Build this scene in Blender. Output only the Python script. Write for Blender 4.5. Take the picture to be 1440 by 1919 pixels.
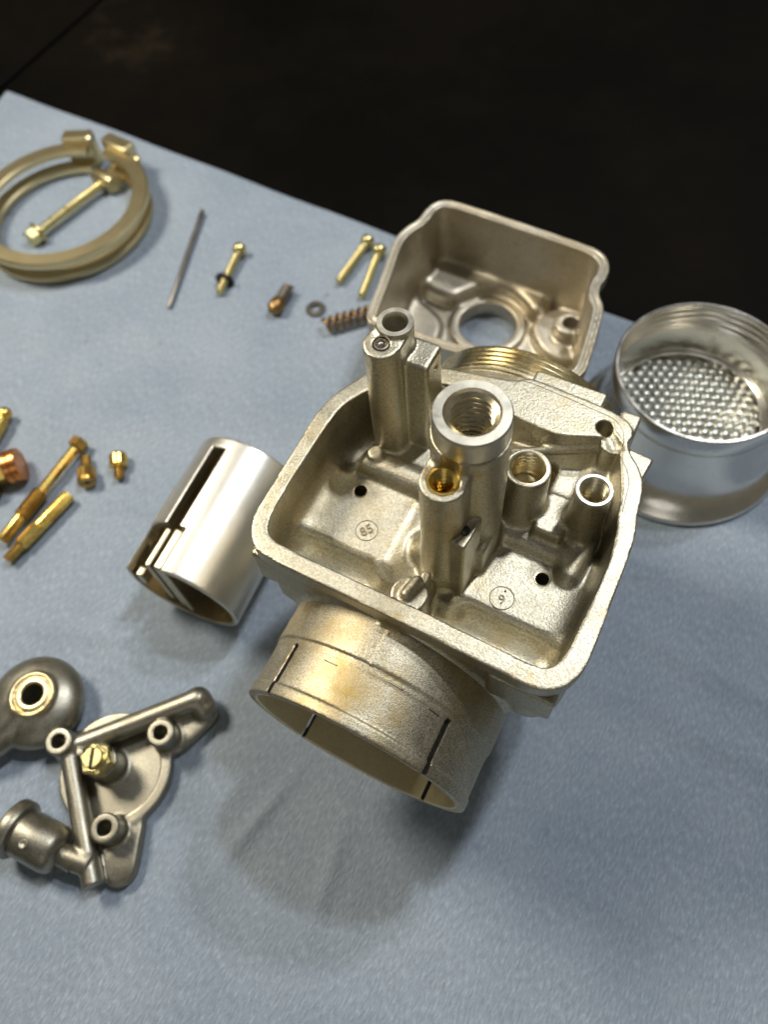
import bpy, math, random
import numpy as np
from mathutils import Matrix, Vector
random.seed(7)
RNG = np.random.default_rng(11)
for o in list(bpy.data.objects):
    bpy.data.objects.remove(o)
MM = 0.001
scn = bpy.context.scene
COL = scn.collection

# ------------------------------------------------------------------ camera
RC = np.array([[0.8856880457511452, 0.3785821054723192, -0.2687606277520255],
               [0.4597577164768198, -0.7957746005116406, 0.39416446734904825],
               [-0.06464926723124795, -0.47267152928506756, -0.8788640950964933]])
CAM = np.array([35.8, -88.0, 257.0])
cd = bpy.data.cameras.new('camera')
cam = bpy.data.objects.new('camera', cd)
COL.objects.link(cam)
M4 = Matrix.Identity(4)
for i in range(3):
    M4[i][0] = RC[i][0]; M4[i][1] = -RC[i][1]; M4[i][2] = -RC[i][2]; M4[i][3] = CAM[i] * MM
cam.matrix_world = M4
cd.sensor_fit = 'HORIZONTAL'; cd.sensor_width = 36.0; cd.lens = 36.025
cd.clip_start = 0.005; cd.clip_end = 50
cd.dof.use_dof = True; cd.dof.focus_distance = 0.176; cd.dof.aperture_fstop = 17.0
cd.dof.aperture_blades = 0
scn.camera = cam

# ------------------------------------------------------------------ world and lamps
w = bpy.data.worlds.new('World'); scn.world = w; w.use_nodes = True
nt = w.node_tree; nt.nodes.clear()
out = nt.nodes.new('ShaderNodeOutputWorld'); bg = nt.nodes.new('ShaderNodeBackground')
tc = nt.nodes.new('ShaderNodeTexCoord'); sx = nt.nodes.new('ShaderNodeSeparateXYZ'); rp = nt.nodes.new('ShaderNodeValToRGB')
nt.links.new(tc.outputs['Generated'], sx.inputs[0]); nt.links.new(sx.outputs['Z'], rp.inputs[0])
rp.color_ramp.elements[0].position = 0.0; rp.color_ramp.elements[0].color = (0.122, 0.108, 0.074, 1)
rp.color_ramp.elements[1].position = 1.0; rp.color_ramp.elements[1].color = (0.058, 0.060, 0.062, 1)
nt.links.new(rp.outputs[0], bg.inputs[0]); nt.links.new(bg.outputs[0], out.inputs[0])
bg.inputs[1].default_value = 1.0

def lamp(name, direction, dist, size, power, color, target=(0, -10, 40)):
    d = Vector(direction).normalized()
    ld = bpy.data.lights.new(name, 'AREA'); ld.shape = 'DISK'; ld.size = size; ld.energy = power; ld.color = color
    o = bpy.data.objects.new(name, ld); COL.objects.link(o)
    o.location = Vector(target) * MM + d * dist
    o.rotation_euler = d.to_track_quat('Z', 'Y').to_euler()
    return o
lamp('ceiling_lamp', (0.13, 0.42, 1.0), 1.5, 0.08, 5.3, (0.97, 0.985, 1.0))
lamp('ceiling_lamp', (0.18, 0.62, 1.0), 1.6, 0.10, 5.3, (0.97, 0.985, 1.0))
lamp('fill_lamp', (0.35, -1.0, 0.75), 1.7, 0.8, 1.1, (1.0, 0.95, 0.86))  # soft fill added behind the camera to brighten spigot and front faces
lamp('side_lamp', (-0.48, 0.03, 0.55), 0.74, 0.17, 3.3, (1.0, 0.905, 0.74), (0, -10, 0))

scn.view_settings.view_transform = 'Standard'
try: scn.view_settings.look = 'None'
except Exception: pass
scn.view_settings.exposure = 0.2; scn.view_settings.gamma = 1.0
scn.render.engine = 'CYCLES'
scn.cycles.max_bounces = 10; scn.cycles.glossy_bounces = 6
scn.cycles.sample_clamp_indirect = 6.0

# ------------------------------------------------------------------ materials
def mat(name):
    m = bpy.data.materials.new(name); m.use_nodes = True
    n = m.node_tree; b = n.nodes['Principled BSDF']
    return m, n, b
def noise(n, scale, detail=2.0, rough=0.5, vec=None):
    t = n.nodes.new('ShaderNodeTexNoise'); t.inputs['Scale'].default_value = scale
    t.inputs['Detail'].default_value = detail; t.inputs['Roughness'].default_value = rough
    if vec is not None: n.links.new(vec, t.inputs['Vector'])
    return t
def ramp(n, src, stops):
    r = n.nodes.new('ShaderNodeValToRGB'); n.links.new(src, r.inputs[0])
    e = r.color_ramp.elements
    while len(e) > len(stops): e.remove(e[-1])
    while len(e) < len(stops): e.new(0.5)
    for i, (p, c) in enumerate(stops):
        e[i].position = p; e[i].color = (c[0], c[1], c[2], 1) if not isinstance(c, float) else (c, c, c, 1)
    return r
def mix(n, fac, a, b):
    x = n.nodes.new('ShaderNodeMix'); x.data_type = 'RGBA'
    if isinstance(fac, float): x.inputs[0].default_value = fac
    else: n.links.new(fac, x.inputs[0])
    for s, v in ((6, a), (7, b)):
        if isinstance(v, tuple): x.inputs[s].default_value = (*v, 1)
        else: n.links.new(v, x.inputs[s])
    return x.outputs[2]
def metal(name, col, rough, grain=2000.0, gstr=0.5, gvar=0.17, stain=None, sscale=70.0, slo=0.5, shi=0.7, rvar=0.08, metallic=1.0, cvar=0.06, gdist=0.00022, stain2=None):
    m, n, b = mat(name)
    tcn = n.nodes.new('ShaderNodeTexCoord'); v = tcn.outputs['Object']
    b.inputs['Metallic'].default_value = metallic
    g = noise(n, grain, 3.0, 0.6, v)
    cl = noise(n, 160.0, 4.0, 0.6, v)
    lo = tuple(max(0, c * (1 - cvar * 2 - gvar)) for c in col); hi = tuple(min(1, c * (1 + cvar)) for c in col)
    cr = ramp(n, cl.outputs['Fac'], [(0.3, tuple(c * (1 - cvar) for c in col)), (0.7, hi)])
    gr = ramp(n, g.outputs['Fac'], [(0.33, 1.0 - gvar * 2.2), (0.6, 1.0)])
    mu = n.nodes.new('ShaderNodeMix'); mu.data_type = 'RGBA'; mu.blend_type = 'MULTIPLY'; mu.inputs[0].default_value = 1.0
    n.links.new(cr.outputs[0], mu.inputs[6]); n.links.new(gr.outputs[0], mu.inputs[7])
    c = mu.outputs[2]
    if stain:
        s = noise(n, sscale, 5.0, 0.65, v)
        sr = ramp(n, s.outputs['Fac'], [(slo, 0.0), (shi, 1.0)])
        c = mix(n, sr.outputs[0], c, stain)
    if stain2:
        s2 = noise(n, 95.0, 6.0, 0.72, v)
        s2r = ramp(n, s2.outputs['Fac'], [(0.58, 0.0), (0.70, 0.75)])
        c = mix(n, s2r.outputs[0], c, stain2)
    n.links.new(c, b.inputs['Base Color'])
    rr = ramp(n, cl.outputs['Fac'], [(0.25, float(max(0.03, rough - rvar))), (0.75, float(rough + rvar))])
    n.links.new(rr.outputs[0], b.inputs['Roughness'])
    bp = n.nodes.new('ShaderNodeBump'); bp.inputs['Strength'].default_value = gstr; bp.inputs['Distance'].default_value = gdist
    n.links.new(g.outputs['Fac'], bp.inputs['Height']); n.links.new(bp.outputs[0], b.inputs['Normal'])
    return m
M_CAST = metal('cast_aluminium', (0.63, 0.59, 0.465), 0.43, stain2=(0.40, 0.31, 0.15), stain=(0.47, 0.38, 0.19), sscale=45, slo=0.52, shi=0.80)
M_SPIG = metal('stained_cast_aluminium', (0.60, 0.555, 0.43), 0.50, stain2=(0.30, 0.23, 0.10), grain=2600, gstr=0.3, stain=(0.40, 0.30, 0.13), sscale=55, slo=0.44, shi=0.68, gvar=0.26)
M_BOWL = metal('bowl_aluminium', (0.66, 0.61, 0.50), 0.48, gstr=0.2, stain=(0.44, 0.37, 0.24), sscale=40, slo=0.5, shi=0.75)
M_MACH = metal('machined_aluminium', (0.73, 0.70, 0.60), 0.40, grain=700, gstr=0.12, gvar=0.06, rvar=0.12)
M_THRD = metal('threaded_aluminium', (0.80, 0.72, 0.50), 0.26, grain=1500, gstr=0.05, gvar=0.05, stain=(0.5, 0.33, 0.12), sscale=200, slo=0.55, shi=0.75)
M_STACK = metal('spun_aluminium', (0.82, 0.80, 0.75), 0.22, grain=900, gstr=0.03, gvar=0.02, cvar=0.02)
M_SLIDE = metal('slide_aluminium', (0.75, 0.73, 0.67), 0.39, grain=900, gstr=0.04, gvar=0.02, stain=(0.45, 0.40, 0.34), sscale=30, slo=0.66, shi=0.9, rvar=0.02, cvar=0.02)
M_BRASS = metal('brass', (0.82, 0.59, 0.16), 0.26, grain=900, gstr=0.06, gvar=0.06, stain=(0.45, 0.22, 0.05), sscale=160, slo=0.5, shi=0.75)
M_BRASSD = metal('tarnished_brass', (0.62, 0.41, 0.11), 0.33, grain=900, gstr=0.08, gvar=0.08, stain=(0.28, 0.14, 0.04), sscale=160, slo=0.45, shi=0.7)
M_COPPER = metal('copper', (0.72, 0.30, 0.10), 0.30, grain=900, gstr=0.06, gvar=0.06, stain=(0.4, 0.12, 0.03), sscale=150)
M_ZINC = metal('yellow_zinc', (0.72, 0.63, 0.31), 0.30, grain=900, gstr=0.05, gvar=0.05)
M_CLAMP = metal('gold_anodised', (0.67, 0.575, 0.34), 0.36, grain=1200, gstr=0.01, gvar=0.01, cvar=0.015, rvar=0.02)
M_STEEL = metal('dull_steel', (0.33, 0.30, 0.26), 0.38, grain=900, gstr=0.08, gvar=0.08)
M_DARK = metal('dark_steel_and_recess_shade', (0.10, 0.095, 0.09), 0.42, grain=900, gstr=0.1)  # dark steel parts; also paints the deep shade inside the jet bores
M_ZAMAK = metal('zinc_casting', (0.385, 0.37, 0.31), 0.42, gstr=0.2, stain=(0.29, 0.265, 0.20), sscale=50, slo=0.45, shi=0.75)
M_SLOT_SHADE = metal('painted_slot_shade', (0.05, 0.042, 0.03), 0.7, grain=900, metallic=0.3)  # near-black colour standing in for shade inside narrow slots
M_ENGR = metal('grimy_engraving', (0.34, 0.29, 0.19), 0.5, grain=1500, gstr=0.3)
M_BORE = metal('bore_aluminium', (0.92, 0.83, 0.58), 0.58, grain=1500, gstr=0.1, gvar=0.05)
M_SCREEN = metal('screen_aluminium', (0.44, 0.45, 0.41), 0.38, grain=900, gstr=0.05, gvar=0.03)
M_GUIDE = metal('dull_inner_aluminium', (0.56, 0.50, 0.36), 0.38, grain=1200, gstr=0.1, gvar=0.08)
M_RUST = metal('rusty_spring', (0.36, 0.22, 0.09), 0.40, grain=900, gstr=0.2, gvar=0.15)

def towel_material():
    m, n, b = mat('blue_paper_towel')
    tcn = n.nodes.new('ShaderNodeTexCoord')
    def mapped(sx_, sy_, rz):
        mp = n.nodes.new('ShaderNodeMapping'); mp.inputs['Scale'].default_value = (sx_, sy_, 1); mp.inputs['Rotation'].default_value = (0, 0, rz)
        n.links.new(tcn.outputs['Object'], mp.inputs[0]); return mp.outputs[0]
    crepe = noise(n, 1.0, 3.0, 0.62, mapped(1450, 380, math.radians(8)))
    fine = noise(n, 2600.0, 2.0, 0.6, tcn.outputs['Object'])
    big = noise(n, 26.0, 4.0, 0.55, tcn.outputs['Object'])
    cb = ramp(n, big.outputs['Fac'], [(0.3, (0.268, 0.330, 0.412)), (0.7, (0.342, 0.404, 0.486))])
    cc = ramp(n, crepe.outputs['Fac'], [(0.34, 0.78), (0.58, 1.0), (0.70, 1.28)])
    mu = n.nodes.new('ShaderNodeMix'); mu.data_type = 'RGBA'; mu.blend_type = 'MULTIPLY'; mu.inputs[0].default_value = 1.0
    n.links.new(cb.outputs[0], mu.inputs[6]); n.links.new(cc.outputs[0], mu.inputs[7])
    sp = noise(n, 75.0, 2.0, 0.5, tcn.outputs['Object'])
    fl = noise(n, 1.0, 1.0, 0.5, mapped(1500, 520, math.radians(4)))
    fr = ramp(n, fl.outputs['Fac'], [(0.72, 0.0), (0.80, 0.45)])
    c2 = mix(n, fr.outputs[0], mu.outputs[2], (0.62, 0.66, 0.70))
    sr = ramp(n, sp.outputs['Fac'], [(0.72, 0.0), (0.79, 0.6)])
    c = mix(n, sr.outputs[0], c2, (0.11, 0.11, 0.11))
    n.links.new(c, b.inputs['Base Color'])
    b.inputs['Roughness'].default_value = 0.62
    b.inputs['Specular IOR Level'].default_value = 0.35
    ad = n.nodes.new('ShaderNodeMath'); ad.operation = 'MULTIPLY_ADD'; ad.inputs[1].default_value = 0.35
    n.links.new(fine.outputs['Fac'], ad.inputs[0]); n.links.new(crepe.outputs['Fac'], ad.inputs[2])
    bp = n.nodes.new('ShaderNodeBump'); bp.inputs['Strength'].default_value = 0.8; bp.inputs['Distance'].default_value = 0.0005
    n.links.new(ad.outputs[0], bp.inputs['Height']); n.links.new(bp.outputs[0], b.inputs['Normal'])
    return m
M_TOWEL = towel_material()
def table_material():
    m, n, b = mat('dark_table')
    tcn = n.nodes.new('ShaderNodeTexCoord')
    a = noise(n, 7.0, 6.0, 0.65, tcn.outputs['Object'])
    cr = ramp(n, a.outputs['Fac'], [(0.42, (0.0016, 0.0012, 0.0007)), (0.62, (0.0045, 0.0033, 0.0020)), (0.80, (0.03, 0.022, 0.013))])
    n.links.new(cr.outputs[0], b.inputs['Base Color'])
    rr = ramp(n, a.outputs['Fac'], [(0.3, 0.55), (0.7, 0.75)])
    n.links.new(rr.outputs[0], b.inputs['Roughness'])
    b.inputs['Specular IOR Level'].default_value = 0.06
    return m
M_TABLE = table_material()

# ------------------------------------------------------------------ object helpers
BASE = {}
def thing(name, label, cat, base=(0, 0, 0), group=None):
    o = bpy.data.objects.new(name, None); COL.objects.link(o)
    o.empty_display_size = 0.005
    o.location = Vector(base) * MM
    o['label'] = label; o['category'] = cat
    if group: o['group'] = group
    BASE[o.name] = np.array(base, float)
    return o
def build(name, V, F, m, parent=None, smooth=True, base=None, sharp=None, normals=None):
    V = np.asarray(V, float)
    org = np.zeros(3)
    if parent is not None:
        p = parent
        while p is not None:
            if p.name in BASE: org = BASE[p.name]; break
            p = p.parent
    elif base is not None: org = np.array(base, float)
    me = bpy.data.meshes.new(name)
    Vl = (V - org) * MM
    if isinstance(F, np.ndarray):
        nf, k = F.shape
        me.vertices.add(len(Vl)); me.vertices.foreach_set('co', Vl.astype(np.float32).ravel())
        me.loops.add(nf * k); me.loops.foreach_set('vertex_index', F.astype(np.int32).ravel())
        me.polygons.add(nf)
        me.polygons.foreach_set('loop_start', np.arange(0, nf * k, k, dtype=np.int32))
        me.update(calc_edges=True); me.validate()
    else:
        me.from_pydata([tuple(v) for v in Vl], [], [tuple(f) for f in F]); me.update()
    if smooth:
        me.polygons.foreach_set('use_smooth', np.ones(len(me.polygons), dtype=bool))
        if sharp: me.set_sharp_from_angle(angle=math.radians(sharp))
        if normals is not None:
            me.normals_split_custom_set_from_vertices([tuple(x) for x in normals])
    me.materials.append(m)
    o = bpy.data.objects.new(name, me); COL.objects.link(o)
    if parent is not None: o.parent = parent
    if parent is None and base is not None: o.location = Vector(base) * MM
    return o
def sub(name, V, F, m, part, **k):
    # a sub-part: sits in the part's coordinates (parts have no offset of their own)
    return build(name, V, F, m, part, **k)
def tag(o, label, cat, group=None):
    o['label'] = label; o['category'] = cat
    if group: o['group'] = group
    return o
def join(*vf):
    V = []; F = []; n = 0
    for v, f in vf:
        v = np.asarray(v, float); V.append(v); F += [tuple(int(i) + n for i in q) for q in f]; n += len(v)
    return np.vstack(V), F
def frame(p0, p1):
    p0 = np.array(p0, float); p1 = np.array(p1, float); z = p1 - p0; L = np.linalg.norm(z); z /= L
    a = np.array([0, 0, 1.0]) if abs(z[2]) < 0.9 else np.array([1.0, 0, 0])
    x = np.cross(a, z); x /= np.linalg.norm(x); y = np.cross(z, x)
    return p0, np.array([x, y, z]).T, L
def place(V, p0, p1):
    o, A, L = frame(p0, p1)
    return np.asarray(V) @ A.T + o
def lathe(prof, n=48, cap0=False, cap1=False, thread=None):
    # prof: list of (r, z); thread: function (theta, z, r) -> r
    V = []; F = []
    th = np.arange(n) * 2 * math.pi / n
    for r, z in prof:
        rr = np.full(n, r, float) if thread is None else thread(th, z, r)
        V.append(np.c_[rr * np.cos(th), rr * np.sin(th), np.full(n, z)])
    V = np.vstack(V)
    for i in range(len(prof) - 1):
        for j in range(n):
            k = (j + 1) % n
            F.append((i * n + j, i * n + k, (i + 1) * n + k, (i + 1) * n + j))
    if cap0: F.append(tuple(range(n - 1, -1, -1)))
    if cap1: F.append(tuple((len(prof) - 1) * n + j for j in range(n)))
    return V, F
def threadprof(r, z0, z1, pitch, depth, inner=False):
    # V-shaped thread rings between z0 and z1
    p = []; s = 1 if z1 > z0 else -1; nn = max(1, int(round(abs(z1 - z0) / pitch))); pt = abs(z1 - z0) / nn
    q = r + depth if inner else r - depth
    for i in range(nn):
        a = z0 + s * i * pt
        p += [(r, a), (q, a + s * pt * 0.44), (q, a + s * pt * 0.56)]
    p.append((r, z1))
    return p
def ngon(n, r, z0, z1, bev=0.4, rot=0.0):
    V = []; F = []
    a = np.arange(n) * 2 * math.pi / n + rot
    for rr, z in ((r - bev, z0), (r, z0 + bev), (r, z1 - bev), (r - bev, z1)):
        V.append(np.c_[rr * np.cos(a), rr * np.sin(a), np.full(n, z)])
    V = np.vstack(V)
    for i in range(3):
        for j in range(n):
            k = (j + 1) % n; F.append((i * n + j, i * n + k, (i + 1) * n + k, (i + 1) * n + j))
    F.append(tuple(range(n - 1, -1, -1))); F.append(tuple(3 * n + j for j in range(n)))
    return V, F
def box(lo, hi, bev=0.3):
    lo = np.array(lo, float); hi = np.array(hi, float); c = (lo + hi) / 2; h = (hi - lo) / 2
    V = []; F = []
    for z, e in ((-h[2], bev), (-h[2] + bev, 0), (h[2] - bev, 0), (h[2], bev)):
        a, b = h[0] - e, h[1] - e; q = bev
        for x, y in ((-a + q, -b), (a - q, -b), (a, -b + q), (a, b - q), (a - q, b), (-a + q, b), (-a, b - q), (-a, -b + q)):
            V.append((x, y, z))
    for i in range(3):
        for j in range(8):
            k = (j + 1) % 8; F.append((i * 8 + j, i * 8 + k, (i + 1) * 8 + k, (i + 1) * 8 + j))
    F.append(tuple(range(7, -1, -1))); F.append(tuple(24 + j for j in range(8)))
    return np.array(V) + c, F
def sweep(path, r, n=10, closed=False):
    path = np.asarray(path, float); N = len(path); V = []; F = []
    t = np.gradient(path, axis=0); t /= np.linalg.norm(t, axis=1)[:, None]
    up = np.array([0.13, 0.21, 0.97])
    for i in range(N):
        x = np.cross(up, t[i]); x /= np.linalg.norm(x); y = np.cross(t[i], x)
        rr = r if np.isscalar(r) else r[i]
        for j in range(n):
            a = 2 * math.pi * j / n; V.append(path[i] + rr * (math.cos(a) * x + math.sin(a) * y))
    for i in range(N - 1):
        for j in range(n):
            k = (j + 1) % n; F.append((i * n + j, i * n + k, (i + 1) * n + k, (i + 1) * n + j))
    F.append(tuple(range(n - 1, -1, -1))); F.append(tuple((N - 1) * n + j for j in range(n)))
    return np.array(V), F

# ------------------------------------------------------------------ implicit solids (castings with fillets)
def smin(a, b, k):
    if k <= 0: return np.minimum(a, b)
    h = np.maximum(k - np.abs(a - b), 0) / k
    return np.minimum(a, b) - h * h * k * 0.25
def smax(a, b, k): return -smin(-a, -b, k)
def chaikin(P, it=2):
    P = np.asarray(P, float)
    for _ in range(it):
        Q = np.roll(P, -1, 0); P = np.stack([0.75 * P + 0.25 * Q, 0.25 * P + 0.75 * Q], 1).reshape(-1, 2)
    return P
def polysdf(P, X, Y):
    # signed distance to closed polygon, X (n,1) Y (1,m)
    X, Y = np.broadcast_arrays(X, Y); d = np.full(X.shape, 1e9); ins = np.zeros(X.shape, bool)
    for a, b in zip(P, np.roll(P, -1, 0)):
        e = b - a; wx = X - a[0]; wy = Y - a[1]
        t = np.clip((wx * e[0] + wy * e[1]) / (e @ e + 1e-12), 0, 1)
        d = np.minimum(d, (wx - e[0] * t) ** 2 + (wy - e[1] * t) ** 2)
        c = ((a[1] <= Y) != (b[1] <= Y))
        with np.errstate(divide='ignore', invalid='ignore'):
            xi = a[0] + (Y - a[1]) / (e[1] if e[1] != 0 else 1e-12) * e[0]
        ins ^= c & (X < xi)
    return np.where(ins, -1, 1) * np.sqrt(d)
class Vol:
    def __init__(s, lo, hi, h):
        s.lo = np.array(lo, float); s.h = h
        s.n = np.ceil((np.array(hi, float) - s.lo) / h).astype(int) + 1
        s.ax = [s.lo[i] + h * np.arange(s.n[i]) for i in range(3)]
        s.f = np.full(tuple(s.n), 50.0, np.float32)
    def sl(s, lo, hi, pad):
        sl = []
        for i in range(3):
            a = int(max(0, math.floor((lo[i] - pad - s.lo[i]) / s.h))); b = int(min(s.n[i], math.ceil((hi[i] + pad - s.lo[i]) / s.h) + 1))
            sl.append(slice(a, max(a, b)))
        return tuple(sl)
    def grid(s, sl):
        return s.ax[0][sl[0]][:, None, None], s.ax[1][sl[1]][None, :, None], s.ax[2][sl[2]][None, None, :]
    def add(s, fn, lo, hi, k=0.0):
        sl = s.sl(lo, hi, k + 3 * s.h + 0.5); g = s.grid(sl)
        s.f[sl] = smin(s.f[sl], fn(*g).astype(np.float32), k)
    def cut(s, fn, lo, hi, k=0.0):
        sl = s.sl(lo, hi, k + 3 * s.h + 0.5); g = s.grid(sl)
        s.f[sl] = smax(s.f[sl], -fn(*g).astype(np.float32), k)
    # --- shapes
    def cyl(s, op, c, r, z0, z1, k=0.0, draft=0.0, rnd=0.0, axis=2):
        c = np.array(c, float); ia, ib = [(1, 2), (0, 2), (0, 1)][axis]
        R = r + abs(draft) * abs(z1 - z0)
        lo = [0, 0, 0]; hi = [0, 0, 0]; lo[ia] = c[0] - R; hi[ia] = c[0] + R; lo[ib] = c[1] - R; hi[ib] = c[1] + R; lo[axis] = z0; hi[axis] = z1
        def fn(*g):
            A, B, Z = g[ia], g[ib], g[axis]
            d = np.sqrt((A - c[0]) ** 2 + (B - c[1]) ** 2) - (r + draft * (z1 - Z)) + rnd
            e = np.maximum(z0 - Z, Z - z1) + rnd
            return np.where((d > 0) & (e > 0), np.sqrt(np.maximum(d, 0) ** 2 + np.maximum(e, 0) ** 2), np.maximum(d, e)) - rnd
        getattr(s, op)(fn, lo, hi, k)
    def box(s, op, lo, hi, k=0.0, rnd=0.0, rz=0.0, draft=0.0):
        lo = np.array(lo, float); hi = np.array(hi, float); c = (lo + hi) / 2; hh = (hi - lo) / 2
        ca, sa = math.cos(rz), math.sin(rz); ex = np.array([abs(ca) * hh[0] + abs(sa) * hh[1], abs(sa) * hh[0] + abs(ca) * hh[1], hh[2]]) + abs(draft) * 2 * hh[2]
        def fn(X, Y, Z):
            x = X - c[0]; y = Y - c[1]; u = ca * x + sa * y; v = -sa * x + ca * y
            dr = draft * (hi[2] - Z)
            qx = np.abs(u) - hh[0] - dr + rnd; qy = np.abs(v) - hh[1] - dr + rnd; qz = np.abs(Z - c[2]) - hh[2] + rnd
            o = np.sqrt(np.maximum(qx, 0) ** 2 + np.maximum(qy, 0) ** 2 + np.maximum(qz, 0) ** 2)
            return o + np.minimum(np.maximum(np.maximum(qx, qy), qz), 0) - rnd
        getattr(s, op)(fn, c - ex, c + ex, k)
    def cap(s, op, a, b, r, k=0.0, r2=None, flat=False):
        a = np.array(a, float); b = np.array(b, float); r2 = r if r2 is None else r2; e = b - a; L2 = e @ e; R = max(r, r2); L = math.sqrt(L2)
        def fn(X, Y, Z):
            t0 = ((X - a[0]) * e[0] + (Y - a[1]) * e[1] + (Z - a[2]) * e[2]) / L2
            t = np.clip(t0, 0, 1)
            d = np.sqrt((X - a[0] - e[0] * t) ** 2 + (Y - a[1] - e[1] * t) ** 2 + (Z - a[2] - e[2] * t) ** 2)
            if flat:
                dr = np.sqrt(np.maximum((X - a[0] - e[0] * t0) ** 2 + (Y - a[1] - e[1] * t0) ** 2 + (Z - a[2] - e[2] * t0) ** 2, 0)) - (r + (r2 - r) * t)
                return np.maximum(dr, np.maximum(-t0, t0 - 1) * L)
            return d - (r + (r2 - r) * t)
        getattr(s, op)(fn, np.minimum(a, b) - R, np.maximum(a, b) + R, k)
    def ell(s, op, c, r, k=0.0):
        c = np.array(c, float); r = np.array(r, float)
        def fn(X, Y, Z):
            q = np.sqrt(((X - c[0]) / r[0]) ** 2 + ((Y - c[1]) / r[1]) ** 2 + ((Z - c[2]) / r[2]) ** 2)
            return (q - 1) * r.min()
        getattr(s, op)(fn, c - r, c + r, k)
    def prism(s, op, P, z0, z1, k=0.0, off=0.0, draft=0.0, fil=0.0):
        P = np.asarray(P); m = abs(off) + abs(draft) * (z1 - z0)
        def fn(X, Y, Z):
            d = polysdf(P, X[:, :, 0], Y[:, :, 0])[:, :, None] - off - draft * (z1 - Z)
            return smax(d, np.maximum(z0 - Z, Z - z1), fil)
        getattr(s, op)(fn, (*(P.min(0) - m), z0), (*(P.max(0) + m), z1), k)
    def mesh(s):
        f = np.clip(s.f, -4 * s.h, 4 * s.h); n = s.n
        ins = f < 0
        cnt = np.zeros(tuple(n - 1), np.int8)
        for dx in (0, 1):
            for dy in (0, 1):
                for dz in (0, 1):
                    cnt += ins[dx:n[0] - 1 + dx, dy:n[1] - 1 + dy, dz:n[2] - 1 + dz]
        act = (cnt > 0) & (cnt < 8)
        I = np.argwhere(act); idx = np.full(act.shape, -1, np.int32); idx[act] = np.arange(len(I))
        i, j, k = I.T
        cor = [(0, 0, 0), (1, 0, 0), (0, 1, 0), (1, 1, 0), (0, 0, 1), (1, 0, 1), (0, 1, 1), (1, 1, 1)]
        val = [f[i + a, j + b, k + c] for a, b, c in cor]
        acc = np.zeros((len(I), 3)); m = np.zeros(len(I))
        for a in range(8):
            for ax in range(3):
                if cor[a][ax] == 0:
                    c2 = list(cor[a]); c2[ax] = 1; b = cor.index(tuple(c2))
                    x = (val[a] < 0) != (val[b] < 0)
                    t = np.where(x, val[a] / np.where(x, val[a] - val[b], 1), 0)
                    p = np.tile(np.array(cor[a], float), (len(I), 1)); p[:, ax] = t
                    acc += p * x[:, None]; m += x
        V = s.lo + s.h * (I + acc / m[:, None])
        F = []
        for ax in range(3):
            o1, o2 = (ax + 1) % 3, (ax + 2) % 3
            sa = [slice(None)] * 3; sb = [slice(None)] * 3; sa[ax] = slice(0, n[ax] - 1); sb[ax] = slice(1, n[ax])
            A = ins[tuple(sa)]; B = ins[tuple(sb)]
            for flip in (False, True):
                E = np.argwhere((A & ~B) if not flip else (~A & B))
                ok = (E[:, o1] > 0) & (E[:, o2] > 0) & (E[:, o1] < n[o1] - 1) & (E[:, o2] < n[o2] - 1); E = E[ok]
                q = []
                for d1, d2 in ((-1, -1), (0, -1), (0, 0), (-1, 0)):
                    c = E.copy(); c[:, o1] += d1; c[:, o2] += d2; q.append(idx[c[:, 0], c[:, 1], c[:, 2]])
                if flip: q = q[::-1]
                F.append(np.stack(q, 1))
        F = np.vstack(F); F = F[(F >= 0).all(1)]
        e = np.vstack([F[:, [0, 1]], F[:, [1, 2]], F[:, [2, 3]], F[:, [3, 0]]]); e = np.vstack([e, e[:, ::-1]])
        deg = np.maximum(np.bincount(e[:, 0], minlength=len(V)), 1)
        for lam in (0.5, -0.52, 0.5, -0.52):
            V = V + lam * (np.stack([np.bincount(e[:, 0], V[e[:, 1], c], minlength=len(V)) for c in range(3)], 1) / deg[:, None] - V)
        return V, F
def vnormals(V, F):
    a = V[F[:, 2]] - V[F[:, 0]]; b = V[F[:, 3]] - V[F[:, 1]]; nn = np.cross(a, b); N = np.zeros_like(V)
    for c in range(4): np.add.at(N, F[:, c], nn)
    return N / np.maximum(np.linalg.norm(N, axis=1)[:, None], 1e-12)
def split_build(V, F, parent, regions, rest):
    # regions: list of (name, material, mask function on centroids); continuous normals across the splits
    N = vnormals(V, F); c = V[F].mean(1); left = np.ones(len(F), bool); res = {}
    for name, m, fn in regions + [(rest[0], rest[1], lambda c: np.ones(len(c), bool))]:
        k = left & fn(c); left &= ~k
        if not k.any(): continue
        f = F[k]; u, inv = np.unique(f, return_inverse=True)
        res.setdefault(name, []).append(build(name, V[u], inv.reshape(f.shape), m, parent, normals=N[u]))
    return res

# ------------------------------------------------------------------ table and towel
tv, tf = box((-368.0 + 1.6, -900, -30), (900, 900, 0), 1.2)
table = build('table', *join((np.array([(-1200, -900, -31), (900, -900, -31), (900, 900, -31), (-1200, 900, -31)]), [(0, 1, 2, 3)])), M_DARK, smooth=False)
table['kind'] = 'structure'
build('plank', tv, tf, M_TABLE, table, smooth=False)
tv2, tf2 = box((-1200, -900, -30), (-369.6, 900, 0), 1.2)
build('plank', tv2, tf2, M_TABLE, table, smooth=False)

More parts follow.
